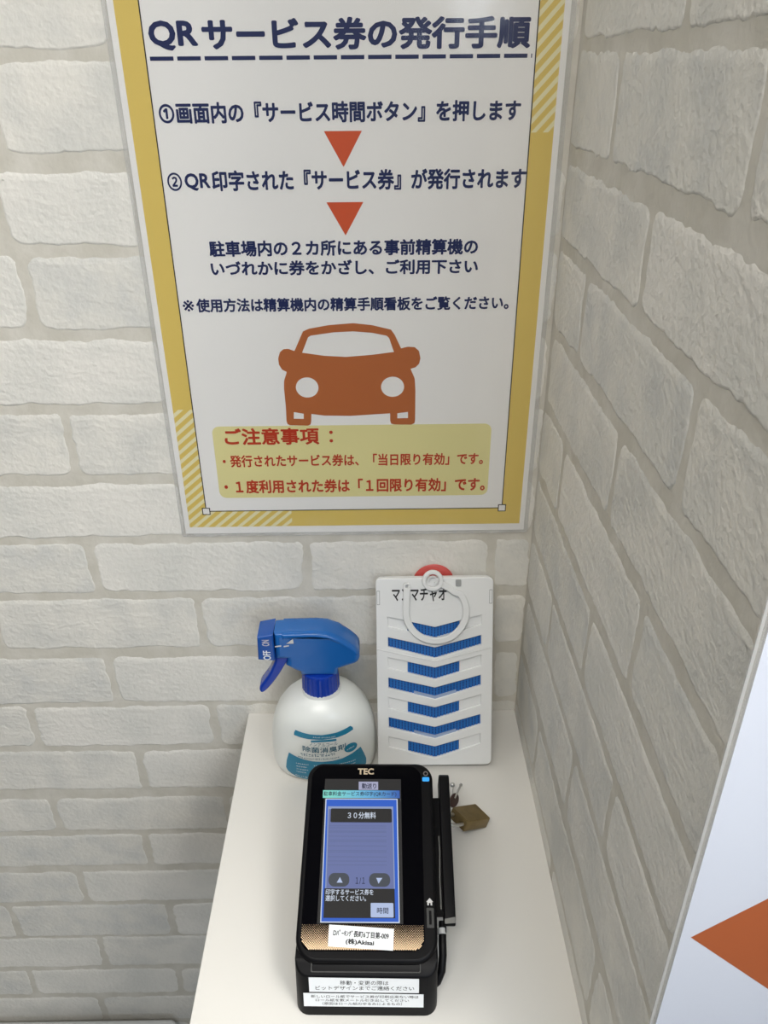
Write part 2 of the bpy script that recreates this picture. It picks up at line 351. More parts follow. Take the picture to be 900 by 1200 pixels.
stripes('border_stripes', [(ox0, oz0, ix0, 0.1164), (ix0, oz0, 0.094, iz0)], 0.0083, 0.0037, 0.85)
stripes('border_stripes', [(ix1, 0.3172, ox1, oz1), (0.20, iz1, ix1, oz1)], 0.0089, 0.0040, 1.08)
lw = 0.0004
shape('frame_line', [[(ix0 - lw, iz0 - lw), (ix1 + lw, iz0 - lw), (ix1 + lw, iz1 + lw), (ix0 - lw, iz1 + lw)], [(ix0 + lw, iz0 + lw), (ix1 - lw, iz0 + lw), (ix1 - lw, iz1 - lw), (ix0 + lw, iz1 - lw)]], 0.0001, 0.00012, 'thin_black', XW, P)
for cx in (ix0, ix1):
    for cz in (iz0, iz1):
        n = shape('corner_square', [rrect(cx - .0035, cz - .0035, cx + .0035, cz + .0035, 0.0001, 1), rrect(cx - .0027, cz - .0027, cx + .0027, cz + .0027, 0.0001, 1)], 0.00014, 0.00016, 'thin_black', XW, P)
        shape('corner_square_fill', [rrect(cx - .0027, cz - .0027, cx + .0027, cz + .0027, 0.0001, 1)], 0.00013, 0.00015, 'paper', XW, n)
BT = 0.033
T_ = [('QR', (0.0240, 0.0556, 0.3676, 0.3845), 'navy', 0.036), ('サービス券の発行手順', (0.0586, 0.2723, 0.3673, 0.3857), 'navy', 0.038), ('①画面内の『サービス時間ボタン』を押します', (0.0241, 0.2691, 0.3244, 0.3376), 'navy', BT),
      ('②', (0.0239, 0.0341, 0.2818, 0.2938), 'navy', 0.02), ('QR', (0.0360, 0.0538, 0.2817, 0.2933), 'navy', 0.03), ('印字された『サービス券』が発行されます', (0.0551, 0.276, 0.2812, 0.2950), 'navy', BT), ('駐車場内の２カ所にある事前精算機の', (0.0479, 0.2446, 0.2362, 0.2476), 'navy', BT),
      ('いづれかに券をかざし、ご利用下さい', (0.0476, 0.2453, 0.2223, 0.2334), 'navy', BT), ('※', (0.0233, 0.0318, 0.1962, 0.2048), 'navy', 0.006), ('使用方法は精算機内の精算手順看板をご覧ください。', (0.0335, 0.2701, 0.1953, 0.2058), 'navy', BT),
      ('ご注意事項', (0.0434, 0.1213, 0.0845, 0.0998), 'dark_red', 0.03), ('：', (0.1296, 0.1326, 0.0862, 0.0968), 'dark_red', 0.02), ('・発行されたサービス券は、「当日限り有効」です。', (0.0397, 0.2576, 0.0643, 0.0755), 'dark_red', 0.026),
      ('・１度利用された券は「１回限り有効」です。', (0.0386, 0.2604, 0.0393, 0.0523), 'dark_red', 0.03)]
shape('notice_panel', [rrect(0.0338, 0.0352, 0.2630, 0.1015, 0.006)], 0.00003, 0.00005, 'panel', XW, P)
for s, bx_, m_, bo in T_: text('text_line', s, bx_, m_, XW, P, bo, 0.00012)
dl = [[(0.023 + k * 0.01789 * 1.0, 0.3619), (0.023 + k * 0.01789 + 0.0154, 0.3619), (0.023 + k * 0.01789 + 0.0154, 0.3643), (0.023 + k * 0.01789, 0.3643)] for k in range(14)]
dl.append([(0.2734, 0.3619), (0.2741, 0.3619), (0.2741, 0.3643), (0.2734, 0.3643)])
shape('dashed_underline', dl, 0.0001, 0.00012, 'navy', XW, P)
for tri in ([(0.1351, 0.3192), (0.1611, 0.3192), (0.1479, 0.2964)], [(0.1349, 0.2733), (0.1612, 0.2733), (0.1479, 0.2505)]): shape('arrow', [tri], 0.0001, 0.00012, 'red', XW, P)
car = [(0.1054, 0.1644), (0.1129, 0.1799), (0.1176, 0.1819), (0.1331, 0.1846), (0.1518, 0.1859), (0.1662, 0.1842), (0.1806, 0.1806), (0.1835, 0.1765), (0.1885, 0.1656), (0.1938, 0.1669), (0.1991, 0.1665), (0.2025, 0.1634), (0.2037, 0.1574), (0.2027, 0.153), (0.2, 0.1502), (0.196, 0.1489), (0.1994, 0.141), (0.2001, 0.131), (0.2001, 0.1052), (0.1996, 0.1026), (0.1971, 0.1013), (0.1831, 0.1016), (0.1807, 0.1024), (0.1798, 0.1047), (0.1797, 0.1114), (0.1477, 0.1096), (0.1263, 0.1101), (0.1159, 0.1117), (0.1155, 0.1055), (0.1148, 0.1025), (0.1126, 0.1015), (0.098, 0.1019), (0.096, 0.1031), (0.0953, 0.1057), (0.0956, 0.1184), (0.0952, 0.1337), (0.0957, 0.1401), (0.0983, 0.1474), (0.0947, 0.1495), (0.0926, 0.1535), (0.0923, 0.1584), (0.094, 0.1635), (0.0968, 0.1659), (0.1008, 0.1662)]
cws = [(0.1113, 0.163), (0.1166, 0.1752), (0.1186, 0.1765), (0.1365, 0.1789), (0.1516, 0.1795), (0.1661, 0.1782), (0.1773, 0.1758), (0.1792, 0.1739), (0.1829, 0.1628), (0.1658, 0.1607), (0.1456, 0.1592), (0.1285, 0.1603)]
shape('car_picture', [car, cws, circ(0.1137, 0.1343, 0.009, 28, 0.0085), circ(0.1818, 0.1341, 0.0092, 28, 0.0085), [(0.1018, 0.1135), (0.1097, 0.1119), (0.1095, 0.1074), (0.1014, 0.1077)], [(0.1856, 0.1114), (0.1942, 0.1125), (0.1943, 0.1071), (0.1856, 0.107)]], 0.0001, 0.00012, 'orange', XW, P)
shape('laminate_film', [rrect(-0.0035, -0.003, 0.3005, 0.4295, 0.002)], 0.0002, 0.00045, 'film', XW, P)
shape('laminate_rim', [rrect(-0.0035, -0.003, 0.3005, 0.4295, 0.002), rrect(0, 0, 0.297, 0.4265, 0.0002, 1)], 0.0, 0.00018, 'rim', XW, P)
# ================================================================ the arrow poster on the end of the side wall
Q = thing('poster', 'white laminated poster with an orange left-pointing arrow on the end of the side wall', 'poster', (0.3052, PY - 0.0014, -0.16))
shape('paper_sheet', [[(0, 0), (0.297, 0), (0.297, 0.42), (0, 0.42)]], -0.0002, 0.0, 'paper_cool', XW, Q)
shape('arrow', [[(0.0047, 0.1705), (0.0640, 0.2258), (0.0640, 0.1955), (0.19, 0.1955), (0.19, 0.1455), (0.0640, 0.1455), (0.0640, 0.1152)]], 0.0001, 0.00012, 'orange_arrow', XW, Q)
shape('laminate_film', [rrect(-0.0034, -0.003, 0.300, 0.423, 0.002)], 0.0002, 0.0007, 'film', XW, Q)
shape('laminate_rim', [rrect(-0.0034, -0.003, 0.300, 0.423, 0.002), rrect(0, 0, 0.297, 0.42, 0.0002, 1)], 0.0, 0.0002, 'rim', XW, Q)
shape('laminate_edge', [rrect(-0.0036, -0.0032, 0.3002, 0.4232, 0.002), rrect(-0.0024, -0.0020, 0.2990, 0.4220, 0.001)], 0.00005, 0.0008, 'rim_edge', XW, Q)
# ================================================================ the spray bottle
SB = thing('spray_bottle', 'white spray bottle with blue trigger head and teal label at the back wall', 'spray bottle', (0.1165, -0.0600, TZ))
BW = [(0.0, 0.0405), (0.002, 0.0437), (0.006, 0.0463), (0.012, 0.0476), (0.02, 0.0479), (0.03, 0.0478), (0.04, 0.0472), (0.05, 0.0459), (0.058, 0.0437), (0.066, 0.0403), (0.073, 0.0353), (0.079, 0.0290), (0.0835, 0.0222), (0.0865, 0.0172), (0.0895, 0.0165)]
def bw(z):
    for (a, wa), (b, wb) in zip(BW, BW[1:]):
        if z <= b: return wa + (wb - wa) * max(0, z - a) / (b - a)
    return BW[-1][1]
def bd(z):
    k = 0.69 if z < 0.05 else 0.69 + 0.31 * min(1, (z - 0.05) / 0.0365) ** 1.5
    return bw(z) * k
EX = 2.35
bm = bmesh.new(); rings = []; NB = 56
for z, w_ in BW:
    ring = []
    for k in range(NB):
        t = 2 * math.pi * k / NB; c, s = math.cos(t), math.sin(t)
        ring.append(bm.verts.new((w_ * math.copysign(abs(c) ** (2 / EX), c), bd(z) * math.copysign(abs(s) ** (2 / EX), s), z)))
    rings.append(ring)
for a, b in zip(rings, rings[1:]):
    for k in range(NB): bm.faces.new((a[k], a[(k + 1) % NB], b[(k + 1) % NB], b[k]))
bm.faces.new(rings[0][::-1]); bm.faces.new(rings[-1])
body = link('bottle_body', bm_mesh('bottle_body', bm), 'bottle', SB, True)
def wrap(me, off=0.0003):
    """lays a flat (x, z) print on the front of the bottle"""
    bm = bmesh.new(); bm.from_mesh(me); bmesh.ops.triangulate(bm, faces=bm.faces)
    for _ in range(4):
        long = [e for e in bm.edges if e.calc_length() > 0.0035]
        if not long: break
        bmesh.ops.subdivide_edges(bm, edges=long, cuts=1); bmesh.ops.triangulate(bm, faces=bm.faces)
    for v in bm.verts:
        x, z, dz = v.co.x, v.co.y, v.co.z; q = min(0.999, abs(x) / bw(z))
        v.co = (x, -(bd(z) * (1 - q ** EX) ** (1 / EX)) - off - dz, z)
    bm.normal_update(); bm.to_mesh(me); bm.free(); return me
def decal(name, loops, m, off=0.0003): return link(name, wrap(shape_me(loops, 0, 0), off), m, SB)
def spline(pts, n=6):
    o = []; N = len(pts)
    for i in range(N):
        p0, p1, p2, p3 = [Vector(pts[(i + k - 1) % N]) for k in range(4)]
        for j in range(n):
            t = j / n; o.append(tuple(0.5 * ((2 * p1) + (p2 - p0) * t + (2 * p0 - 5 * p1 + 4 * p2 - p3) * t * t + (3 * p1 - p0 - 3 * p2 + p3) * t ** 3)))
    return o
LZ = 0.002
def lz(pts): return [(x, z + LZ) for x, z in pts]
lt = decal('label_band', [lz([(-0.0240, 0.0552), (-0.0236, 0.0585), (-0.0222, 0.0612), (-0.0160, 0.0597), (-0.0097, 0.0585), (0.0011, 0.0578), (0.0142, 0.0597), (0.0230, 0.0624), (0.0257, 0.0633), (0.0278, 0.0612), (0.0283, 0.0584), (0.0220, 0.0560), (0.014, 0.0537), (0.0009, 0.052), (-0.0111, 0.0526), (-0.0180, 0.0537)])], 'teal')
lb = decal('label_panel', [lz([(-0.0298, 0.0335), (-0.0235, 0.0310), (-0.0168, 0.0290), (-0.0085, 0.0274), (-0.0003, 0.0268), (0.0090, 0.0276), (0.0175, 0.0292), (0.0265, 0.0326), (0.0343, 0.0366), (0.037, 0.028), (0.039, 0.0195), (0.0390, 0.014), (0.0376, 0.0086), (0.0300, 0.0050), (0.0212, 0.0026), (0.0100, 0.0011), (-0.0014, 0.0007), (-0.0100, 0.0013), (-0.0183, 0.0026), (-0.0245, 0.0044), (-0.0293, 0.0068), (-0.0325, 0.0098), (-0.0339, 0.0132), (-0.0325, 0.0235)])], 'teal')
decal('label_badge', [circ(0.0257, 0.0397 + LZ, 0.0058, 24, 0.0047, 0.4)], 'teal')
decal('label_strip', [lz([(-0.0091, 0.0490), (0.0134, 0.0499), (0.0134, 0.0524), (-0.0091, 0.0513)])], 'teal')
def btext(s, bx_, m_, bo=0.0, bow=0.0, off=0.0006, rot=0.0):
    me = text_me(s, bx_, bo); cx = (bx_[0] + bx_[1]) / 2; hw = (bx_[1] - bx_[0]) / 2
    for v in me.vertices: v.co.y += LZ + bow * ((v.co.x - cx) / hw) ** 2 + rot * (v.co.x - cx)
    link('label_text', wrap(me, off), m_, SB)
btext('ノンアルコール', (-0.0104, 0.0144, 0.0447, 0.0483), 'teal_ink', 0.0, 0.0012)
btext('除菌消臭剤', (-0.0168, 0.0214, 0.0375, 0.0438), 'teal_ink', 0.012, 0.0022, rot=0.03)
def fine_print(bx_, m_, n, rot=0.0, bow=0.0):
    """print too small to read: a row of tiny strokes"""
    x0, x1, y0, y1 = bx_; cw = (x1 - x0) / n; h = y1 - y0; bm = bmesh.new(); cx, hw = (x0 + x1) / 2, (x1 - x0) / 2
    for k in range(n):
        a = x0 + k * cw
        for _ in range(3):
            if rnd.random() < 0.5: q = (a + cw * 0.1, y0 + h * rnd.uniform(0.05, 0.85), cw * 0.72, h * 0.14)
            else: q = (a + cw * rnd.uniform(0.1, 0.7), y0, cw * 0.16, h)
            bm.faces.new([bm.verts.new((u, v + rot * (u - cx) + bow * ((u - cx) / hw) ** 2 + LZ, 0)) for u, v in ((q[0], q[1]), (q[0] + q[2], q[1]), (q[0] + q[2], q[1] + q[3]), (q[0], q[1] + q[3]))])
    me = bpy.data.meshes.new('fine_print'); bm.to_mesh(me); bm.free(); link('fine_print', wrap(me, 0.0006), m_, SB)
fine_print((-0.0193, 0.0123, 0.0331, 0.0363), 'teal_ink', 13, 0.02, 0.0008)
fine_print((-0.0217, 0.0154, 0.0292, 0.0313), 'teal_ink', 22, 0.0, 0.0012)
fine_print((-0.0070, 0.0130, 0.0542, 0.0557), 'white_ink', 14, 0.0, 0.0006)
fine_print((0.0222, 0.0292, 0.0388, 0.0404), 'white_ink', 5, 0.35)
for k, b in enumerate((-0.012, -0.014, -0.013, -0.015)): fine_print((-0.024, b, 0.0225 - k * 0.0035, 0.0238 - k * 0.0035), 'white_ink', 9)
for k in range(4): fine_print((-0.008, 0.030, 0.0225 - k * 0.0035, 0.0236 - k * 0.0035), 'white_ink', 22, 0.05)
fine_print((-0.0255, -0.014, 0.0058, 0.0076), 'white_ink', 7, -0.12)
# trigger head
cap = bmesh.new()
NR = 60; rr = []
for z, r_ in [(0.0852, 0.0150), (0.0856, 0.0163), (0.0872, 0.0168), (0.1075, 0.0163), (0.1092, 0.0158), (0.1096, 0.0140)]:
    rr.append([cap.verts.new(((r_ - (0.0004 if k % 2 and 0.086 < z < 0.108 else 0)) * math.cos(2 * math.pi * k / NR) - 0.0003, (r_ - (0.0004 if k % 2 and 0.086 < z < 0.108 else 0)) * math.sin(2 * math.pi * k / NR), z)) for k in range(NR)])
for a, b in zip(rr, rr[1:]):
    for k in range(NR): cap.faces.new((a[k], a[(k + 1) % NR], b[(k + 1) % NR], b[k]))
cap.faces.new(rr[0][::-1]); cap.faces.new(rr[-1])
link('screw_collar', bm_mesh('screw_collar', cap), 'blue_deep', SB)
head = [(-0.0366, 0.155), (-0.0300, 0.1556), (-0.0235, 0.1559), (-0.0125, 0.1564), (-0.0017, 0.1564), (0.0077, 0.1552), (0.0130, 0.1533), (0.0175, 0.1509), (0.0225, 0.1472), (0.027, 0.143), (0.0305, 0.1397), (0.0334, 0.1360), (0.0351, 0.1322), (0.0352, 0.127), (0.0340, 0.1235), (0.0315, 0.1213), (0.0240, 0.1185), (0.0163, 0.1154), (0.016, 0.109), (-0.0162, 0.109), (-0.0165, 0.1125), (-0.0216, 0.1151), (-0.0286, 0.1204), (-0.0272, 0.1235), (-0.0269, 0.1275), (-0.0366, 0.1275)]
HX = plane_mx((0, 0, 0), (1, 0, 0), (0, 0, 1))
def pillow(name, outline, half, rim, m, parent, dz=0.0):
    """outline in (x, z), rounded in depth like a moulded shell"""
    me = shape_me([outline], -half, half, rim, 5); me.transform(HX); me.name = name
    return link(name, me, m, parent, True)
hd = pillow('spray_head', head, 0.0115, 0.0045, 'blue_head', SB)
pillow('head_cover', [(-0.030, 0.1490), (-0.0125, 0.1497), (0.000, 0.1495), (0.0110, 0.1475), (0.0190, 0.1430), (0.0260, 0.1372), (0.0322, 0.1308), (0.0346, 0.1330), (0.0325, 0.1366), (0.0270, 0.1424), (0.0175, 0.1503), (0.0077, 0.1546), (-0.0017, 0.1557), (-0.030, 0.1552)], 0.0125, 0.003, 'blue_head', hd)
nz = pillow('nozzle', [(-0.0506, 0.1522), (-0.0370, 0.1552), (-0.0370, 0.1270), (-0.0516, 0.1283)], 0.0122, 0.0018, 'blue_mid', SB)
def side_text(name, s, box_, m_, parent, yoff, bo=0.01):
    me = text_me(s, (0, box_[3] - box_[2], 0, box_[1] - box_[0]), bo)          # written upwards
    for v in me.vertices: v.co = (box_[1] - v.co.y, yoff - v.co.z, box_[2] + v.co.x)
    return link(name, me, m_, parent)
side_text('lettering', 'OFF', (-0.0468, -0.0402, 0.1288, 0.1388), 'white_ink', nz, -0.01235, 0.02)
side_text('lettering', 'ON', (-0.0468, -0.0405, 0.1438, 0.1502), 'icon', nz, -0.01235)
shape('arrow_mark', [[(-0.0262, 0.1463), (-0.0200, 0.1463), (-0.0203, 0.1512)]], 0.0126, 0.0128, 'icon', HX, hd)
pillow('trigger', spline([(-0.0369, 0.1330), (-0.0249, 0.1337), (-0.0254, 0.1261), (-0.0296, 0.1186), (-0.0347, 0.109), (-0.0407, 0.0994), (-0.0457, 0.0926), (-0.0499, 0.0882), (-0.0526, 0.0872), (-0.0541, 0.0897), (-0.0535, 0.0940), (-0.0500, 0.0996), (-0.0450, 0.1073), (-0.041, 0.1159), (-0.0382, 0.1235)], 3), 0.0075, 0.0022, 'blue_deep', SB)
for a, b in ((-0.0361, -0.0308), (-0.0287, -0.0243)):
    shape('rib_mark', [[(a, 0.1420), (b, 0.1427), (b, 0.1437), (a, 0.1430)]], 0.0116, 0.0120, 'icon', HX, hd)
# ================================================================ the hanging insect repellent plate
th = math.atan2(0.0600, 0.168)
PLT = thing('repellent_plate', 'flat white hanging insect-repellent plate with blue chevron slots leaning on the brick wall', 'insect repellent', (0.2192, -0.0785, TZ + 0.0049))
PX = plane_mx((0, 0, 0), (1, 0, 0), (0, math.sin(th), math.cos(th)))          # its own plane: normal faces the room
UC = -0.0007; HW = 0.0523
rows = []
for k in range(7):
    lt_, ct, rt = 0.1442 - 0.01905 * k, 0.1340 - 0.01905 * k, 0.1450 - 0.01885 * k
    h = 0.0093 if k < 2 else 0.0103
    rows.append([(-0.0427, lt_), (-0.0005, ct), (0.0411, rt), (0.0413, rt - h + .0005), (-0.0003, ct - h - 0.0008), (-0.0425, lt_ - h + .0004)])
outer = rrect(UC - HW, 0.0015, UC + HW, 0.1797, (0.005, 0.004, 0.003, 0.005), 5)
shape('front_panel', [outer] + rows, -0.0042, 0.0, 'white_plastic', PX, PLT, 0.0007, True)
shape('back_panel', [rrect(UC - HW + .0008, 0.0, UC + HW - .0008, 0.1790, 0.004)], -0.0115, -0.0044, 'white_plastic', PX, PLT, 0.001, True)
def insert(rw, x0, x1, name, m, z0, z1, extra=0.0018):
    def yat(x, a, b, c): return a[1] + (b[1] - a[1]) * (x - a[0]) / (b[0] - a[0]) if x < b[0] else b[1] + (c[1] - b[1]) * (x - b[0]) / (c[0] - b[0])
    cx = rw[1][0]; xs = [x0] + ([cx] if x0 < cx < x1 else []) + [x1]
    top = [(x, yat(x, rw[0], rw[1], rw[2]) + extra) for x in xs]; bot = [(x, yat(x, rw[5], rw[4], rw[3]) - extra) for x in xs]
    return shape(name, [bot + top[::-1]], z0, z1, m, PX, PLT), yat
for k, rw in enumerate(rows):
    nar = k % 2 == 0; a, b = (-0.0252, 0.0219) if nar else (-0.0440, 0.0425)
    if k == 0: a, b = -0.0252, 0.0219
    o_, yat = insert(rw, a, b, 'mesh_insert', 'blue_dark', -0.0043, -0.0034)
    bm = bmesh.new(); x = a + 0.001                                  # upright ribs and two cross wires of this row's net
    while x < b:
        y1 = yat(x, rw[0], rw[1], rw[2]) + .001; y0 = yat(x, rw[5], rw[4], rw[3]) - .001
        for (p_, q_) in (((x - .0009, y0), (x + .0009, y1)),):
            V = [bm.verts.new((cx, cy, cz)) for cz in (-0.0036, -0.0026) for (cx, cy) in ((p_[0], p_[1]), (q_[0], p_[1]), (q_[0], q_[1]), (p_[0], q_[1]))]
            for f_ in ((4, 5, 6, 7), (0, 1, 5, 4), (1, 2, 6, 5), (2, 3, 7, 6), (3, 0, 4, 7)): bm.faces.new([V[i] for i in f_])
        x += 0.0028
    for t in (0.28, 0.52, 0.76):
        xs = [a, rw[1][0], b] if a < rw[1][0] < b else [a, b]
        for u0, u1 in zip(xs, xs[1:]):
            def yy(u): return yat(u, rw[0], rw[1], rw[2]) * t + yat(u, rw[5], rw[4], rw[3]) * (1 - t)
            V = [bm.verts.new(c) for c in ((u0, yy(u0) - .0003, -0.0028), (u1, yy(u1) - .0003, -0.0028), (u1, yy(u1) + .0003, -0.0028), (u0, yy(u0) + .0003, -0.0028))]; bm.faces.new(V)
    me = bm_mesh('net', bm); me.transform(PX); link('net', me, 'blue_mesh', o_)
    if nar:
        insert(rw, -0.0440, a, 'blind', 'white_plastic', -0.0043, -0.0022); insert(rw, b, 0.0425, 'blind', 'white_plastic', -0.0043, -0.0022)
    elif k > 1:
        c0, c1, c2 = -0.0196, rw[1][0], 0.0188
        lo = [(u, yat(u, rw[5], rw[4], rw[3]) - .0002) for u in (c0, c1, c2)]; hi = [(u, y + 0.0030) for u, y in lo]
        shape('clear_strip', [lo + hi[::-1]], -0.0018, -0.0014, 'pale_strip', PX, PLT)
shape('fold_ridge', [[(UC - HW + .0006, 0.1140), (-0.0010, 0.1018), (UC + HW - .0006, 0.1146), (UC + HW - .0006, 0.1152), (-0.0010, 0.1025), (UC - HW + .0006, 0.1146)]], -0.0002, 0.0008, 'white_plastic', PX, PLT, 0.0002)
for a, b in ((UC - HW + .0007, UC - HW + .0034), (UC + HW - .0036, UC + HW - .0009)):
    shape('side_clip', [rrect(a, 0.1555, b, 0.1685, 0.0003, 2), rrect(a + .0004, 0.1560, b - .0004, 0.1680, 0.0003, 2)], -0.0001, 0.0002, 'box_dark', PX, PLT)
shape('embossed_mark', [circ(-0.0015, 0.1535, 0.0090, 32, 0.0036), circ(-0.0015, 0.1535, 0.0081, 32, 0.0029)], -0.0001, 0.0003, 'white_plastic', PX, PLT)
text('handwriting', 'マンマチャオ', (-0.0388, 0.0098, 0.1583, 0.1707), 'ink', PX, PLT, 0.022, 0.0003)
# ring hook folded down over the front
def ribbon(path, hw):
    L, R_ = [], []
    for i, p_ in enumerate(path):
        a, b = Vector(path[max(0, i - 1)]), Vector(path[min(len(path) - 1, i + 1)]); t = (b - a).normalized(); n = Vector((-t.y, t.x)); p_ = Vector(p_)
        L.append(tuple(p_ + n * hw)); R_.append(tuple(p_ - n * hw))
    return L + R_[::-1]
hc = (0.0004, 0.1492); hr = 0.0268
path = [(0.0030, 0.1755), (0.0070, 0.1738), (0.0120, 0.1710), (0.0168, 0.1672)]
path += [(hc[0] + hr * math.cos(math.radians(a)), hc[1] + hr * math.sin(math.radians(a))) for a in range(38, -184, -6)]
path += [(-0.0262, 0.1560), (-0.0258, 0.1640), (-0.0256, 0.1715)]
hk = shape('hanging_hook', [ribbon(path, 0.0030)], 0.0008, 0.0040, 'white_plastic', PX, PLT, 0.0008, True)
shape('hook_eye', [circ(-0.0026, 0.1780, 0.0094, 36), circ(-0.0026, 0.1780, 0.0058, 30)], 0.0006, 0.0046, 'white_plastic', PX, hk, 0.0008, True)
shape('eye_hub', [[(-0.0026 + r_ * math.cos(math.radians(a)), 0.1780 + r_ * math.sin(math.radians(a))) for r_, rng in ((0.0042, range(-60, 191, 10)), (0.0030, range(190, -61, -10))) for a in rng]], 0.0008, 0.0034, 'white_plastic', PX, hk, 0.0002)
shape('hook_tip', [circ(-0.0255, 0.1730, 0.0034, 22), circ(-0.0255, 0.1730, 0.0014, 14)], 0.0008, 0.0038, 'white_plastic', PX, hk, 0.0006, True)
shape('hinge', [rrect(0.0178, 0.1718, 0.0228, 0.1780, 0.001, 3)], -0.0005, 0.0012, 'box_dark', PX, PLT, 0.0003)
# red wall hook behind it
bm = bmesh.new(); prof = [(0.0, 0.0185), (0.0008, 0.0188), (0.0018, 0.0175), (0.0026, 0.0140), (0.0030, 0.0080)]; rg = []
for h, r_ in prof: rg.append([bm.verts.new((r_ * math.cos(2 * math.pi * k / 40), -h, r_ * math.sin(2 * math.pi * k / 40))) for k in range(40)])
for a, b in zip(rg, rg[1:]):
    for k in range(40): bm.faces.new((a[k], a[(k + 1) % 40], b[(k + 1) % 40], b[k]))
bm.faces.new(rg[-1])
bm.faces.new(rg[0][::-1])
rh = link('wall_hook', bm_mesh('wall_hook', bm), 'red_plastic', None, True); rh.location = (0.2187, -0.0011, -0.0540)
tag(rh, 'round red wall hook half hidden behind the top of the white repellent plate', 'hook')
# ================================================================ the ticket terminal
TM = thing('ticket_terminal', 'black touchscreen ticket printer terminal with white label stickers standing on the white shelf', 'ticket printer', (0.1570, -0.2970, TZ), math.radians(-1.35))
ia = math.atan2(0.041, 0.127); ci, si = math.cos(ia), math.sin(ia)
BO = (0.0, 0.018, 0.046)                                             # lower edge of the sloping face
BX = plane_mx(BO, (1, 0, 0), (0, ci, si))
FO = (0.0, 0.0, 0.004); FXm = plane_mx(FO, (1, 0, 0), (0, 0.007, 0.030))
def un(u, v): return (u - 0.0010 - 0.0235 * v, v)
def ub(b): # text box on the slope
    c = 0.0010 + 0.0235 * (b[2] + b[3]) / 2; return (b[0] - c, b[1] - c, b[2], b[3])
W2 = 0.0488
bm = bmesh.new(); prof = [(0.0, 0.0), (0.0070, 0.0345), (0.0160, 0.0405), (0.060, 0.046), (0.132, 0.072), (0.142, 0.064), (0.142, 0.0)]
A_ = [bm.verts.new((-W2, *q)) for q in prof]; B_ = [bm.verts.new((W2, *q)) for q in prof]
bm.faces.new(A_); bm.faces.new(B_[::-1])
for i in range(len(prof)): bm.faces.new((A_[i], B_[i], B_[(i + 1) % len(prof)], A_[(i + 1) % len(prof)]))
bm.edges.ensure_lookup_table()
fe = [e for e in bm.edges if {e.verts[0], e.verts[1]} in ({A_[0], A_[1]}, {B_[0], B_[1]}, {A_[5], A_[6]}, {B_[5], B_[6]})]
bmesh.ops.bevel(bm, geom=fe, offset=0.009, segments=6, affect='EDGES', profile=0.5)
ev = [e for e in bm.edges if e.is_manifold and e.calc_face_angle(0) > 0.6]
bmesh.ops.bevel(bm, geom=ev, offset=0.0015, segments=3, affect='EDGES', profile=0.5, clamp_overlap=True)
link('printer_body', bm_mesh('printer_body', bm), 'black', TM, True)
shape('foot_pad', [rrect(-W2 + .004, 0.006, W2 - .004, 0.136, 0.004)], -0.0001, 0.0008, 'dark_grey', plane_mx((0, 0, 0), (1, 0, 0), (0, 1, 0)), TM)
mo = rrect(-W2 - 0.0002, -0.0072, W2 + 0.0002, 0.1352, (0.013, 0.012, 0.016, 0.016), 8)
hu = shape('display_housing', [mo], -0.022, -0.0003, 'black', BX, TM, 0.0024, True)
gl = [un(*q) for q in [(-0.0440, 0.1322), (0.0430, 0.1322)]]
shape('glass_panel', [rrect(-0.0455, -0.0005, 0.0400, 0.1325, (0.010, 0.010, 0.0085, 0.0085), 8)], -0.0003, 0.0004, 'gloss_black', BX, TM, 0.0001)
scr = shape('screen', [[(-0.0351, 0.1216), (0.0242, 0.1216), (0.0253, 0.0168), (-0.0347, 0.0168)]], 0.00042, 0.00046, 's_dark', BX, TM)
def ui(name, pts, m_, lv, conv=True):
    pts = [un(*q) for q in pts] if conv else pts
    return shape(name, [pts], 0.0005 + lv * 0.00004, 0.0005 + lv * 0.00004 + 0.00002, m_, BX, scr)
def uit(s, b, m_, lv, bo=0.01): return text('screen_text', s, ub(b), m_, BX, scr, bo, 0.0005 + lv * 0.00004 + 0.00003)
def q4(x0, x1, y0, y1): return [(x0, y0), (x1, y0), (x1, y1), (x0, y1)]
ui('screen_button', q4(-0.0049, 0.0102, 0.1128, 0.1194), 's_lilac', 1); uit('動送り', (-0.0025, 0.0088, 0.1136, 0.1182), 's_ink', 2, 0.02)
ui('title_bar', q4(-0.0326, 0.0268, 0.1063, 0.1124), 's_bar', 1); uit('駐車料金サービス券印字(QRカード)', (-0.0320, 0.0242, 0.1073, 0.1115), 's_ink', 2, 0.015)
fr = [(-0.0311, 0.0175), (0.0243, 0.0175), (0.0250, 0.1058), (-0.0304, 0.1058)]
def ins(pts, d_): return [(pts[0][0] + d_, pts[0][1] + d_), (pts[1][0] - d_, pts[1][1] + d_), (pts[2][0] - d_, pts[2][1] - d_), (pts[3][0] + d_, pts[3][1] - d_)]
ui('window_frame', fr, 's_white', 1); ui('window_band', ins(fr, 0.0007), 's_blue', 2)
ui('list_rim', q4(-0.0284, 0.0215, 0.0400, 0.0997), 's_rim', 3); ui('list_area', q4(-0.0276, 0.0208, 0.0402, 0.0975), 's_list', 4)
for y in (0.0845, 0.0830, 0.0806, 0.0798, 0.0767, 0.0740, 0.0728, 0.0697, 0.0663, 0.0652, 0.0618, 0.0588, 0.0560): ui('list_line', q4(-0.0272, 0.0160, y, y + 0.0006), 's_line', 5)
ui('screen_button', [(a + 0.0003, b) for a, b in rrect(-0.0264, 0.0874, 0.0200, 0.0980, 0.001, 3)], 's_dark', 6); uit('３０分無料', (-0.0131, 0.0083, 0.0902, 0.0953), 's_white', 7, 0.012)
for a, b in ((-0.0262, -0.0112), (0.0030, 0.0182)): ui('screen_button', rrect(a, 0.0413, b, 0.0507, 0.0042, 6), 's_grey', 6)
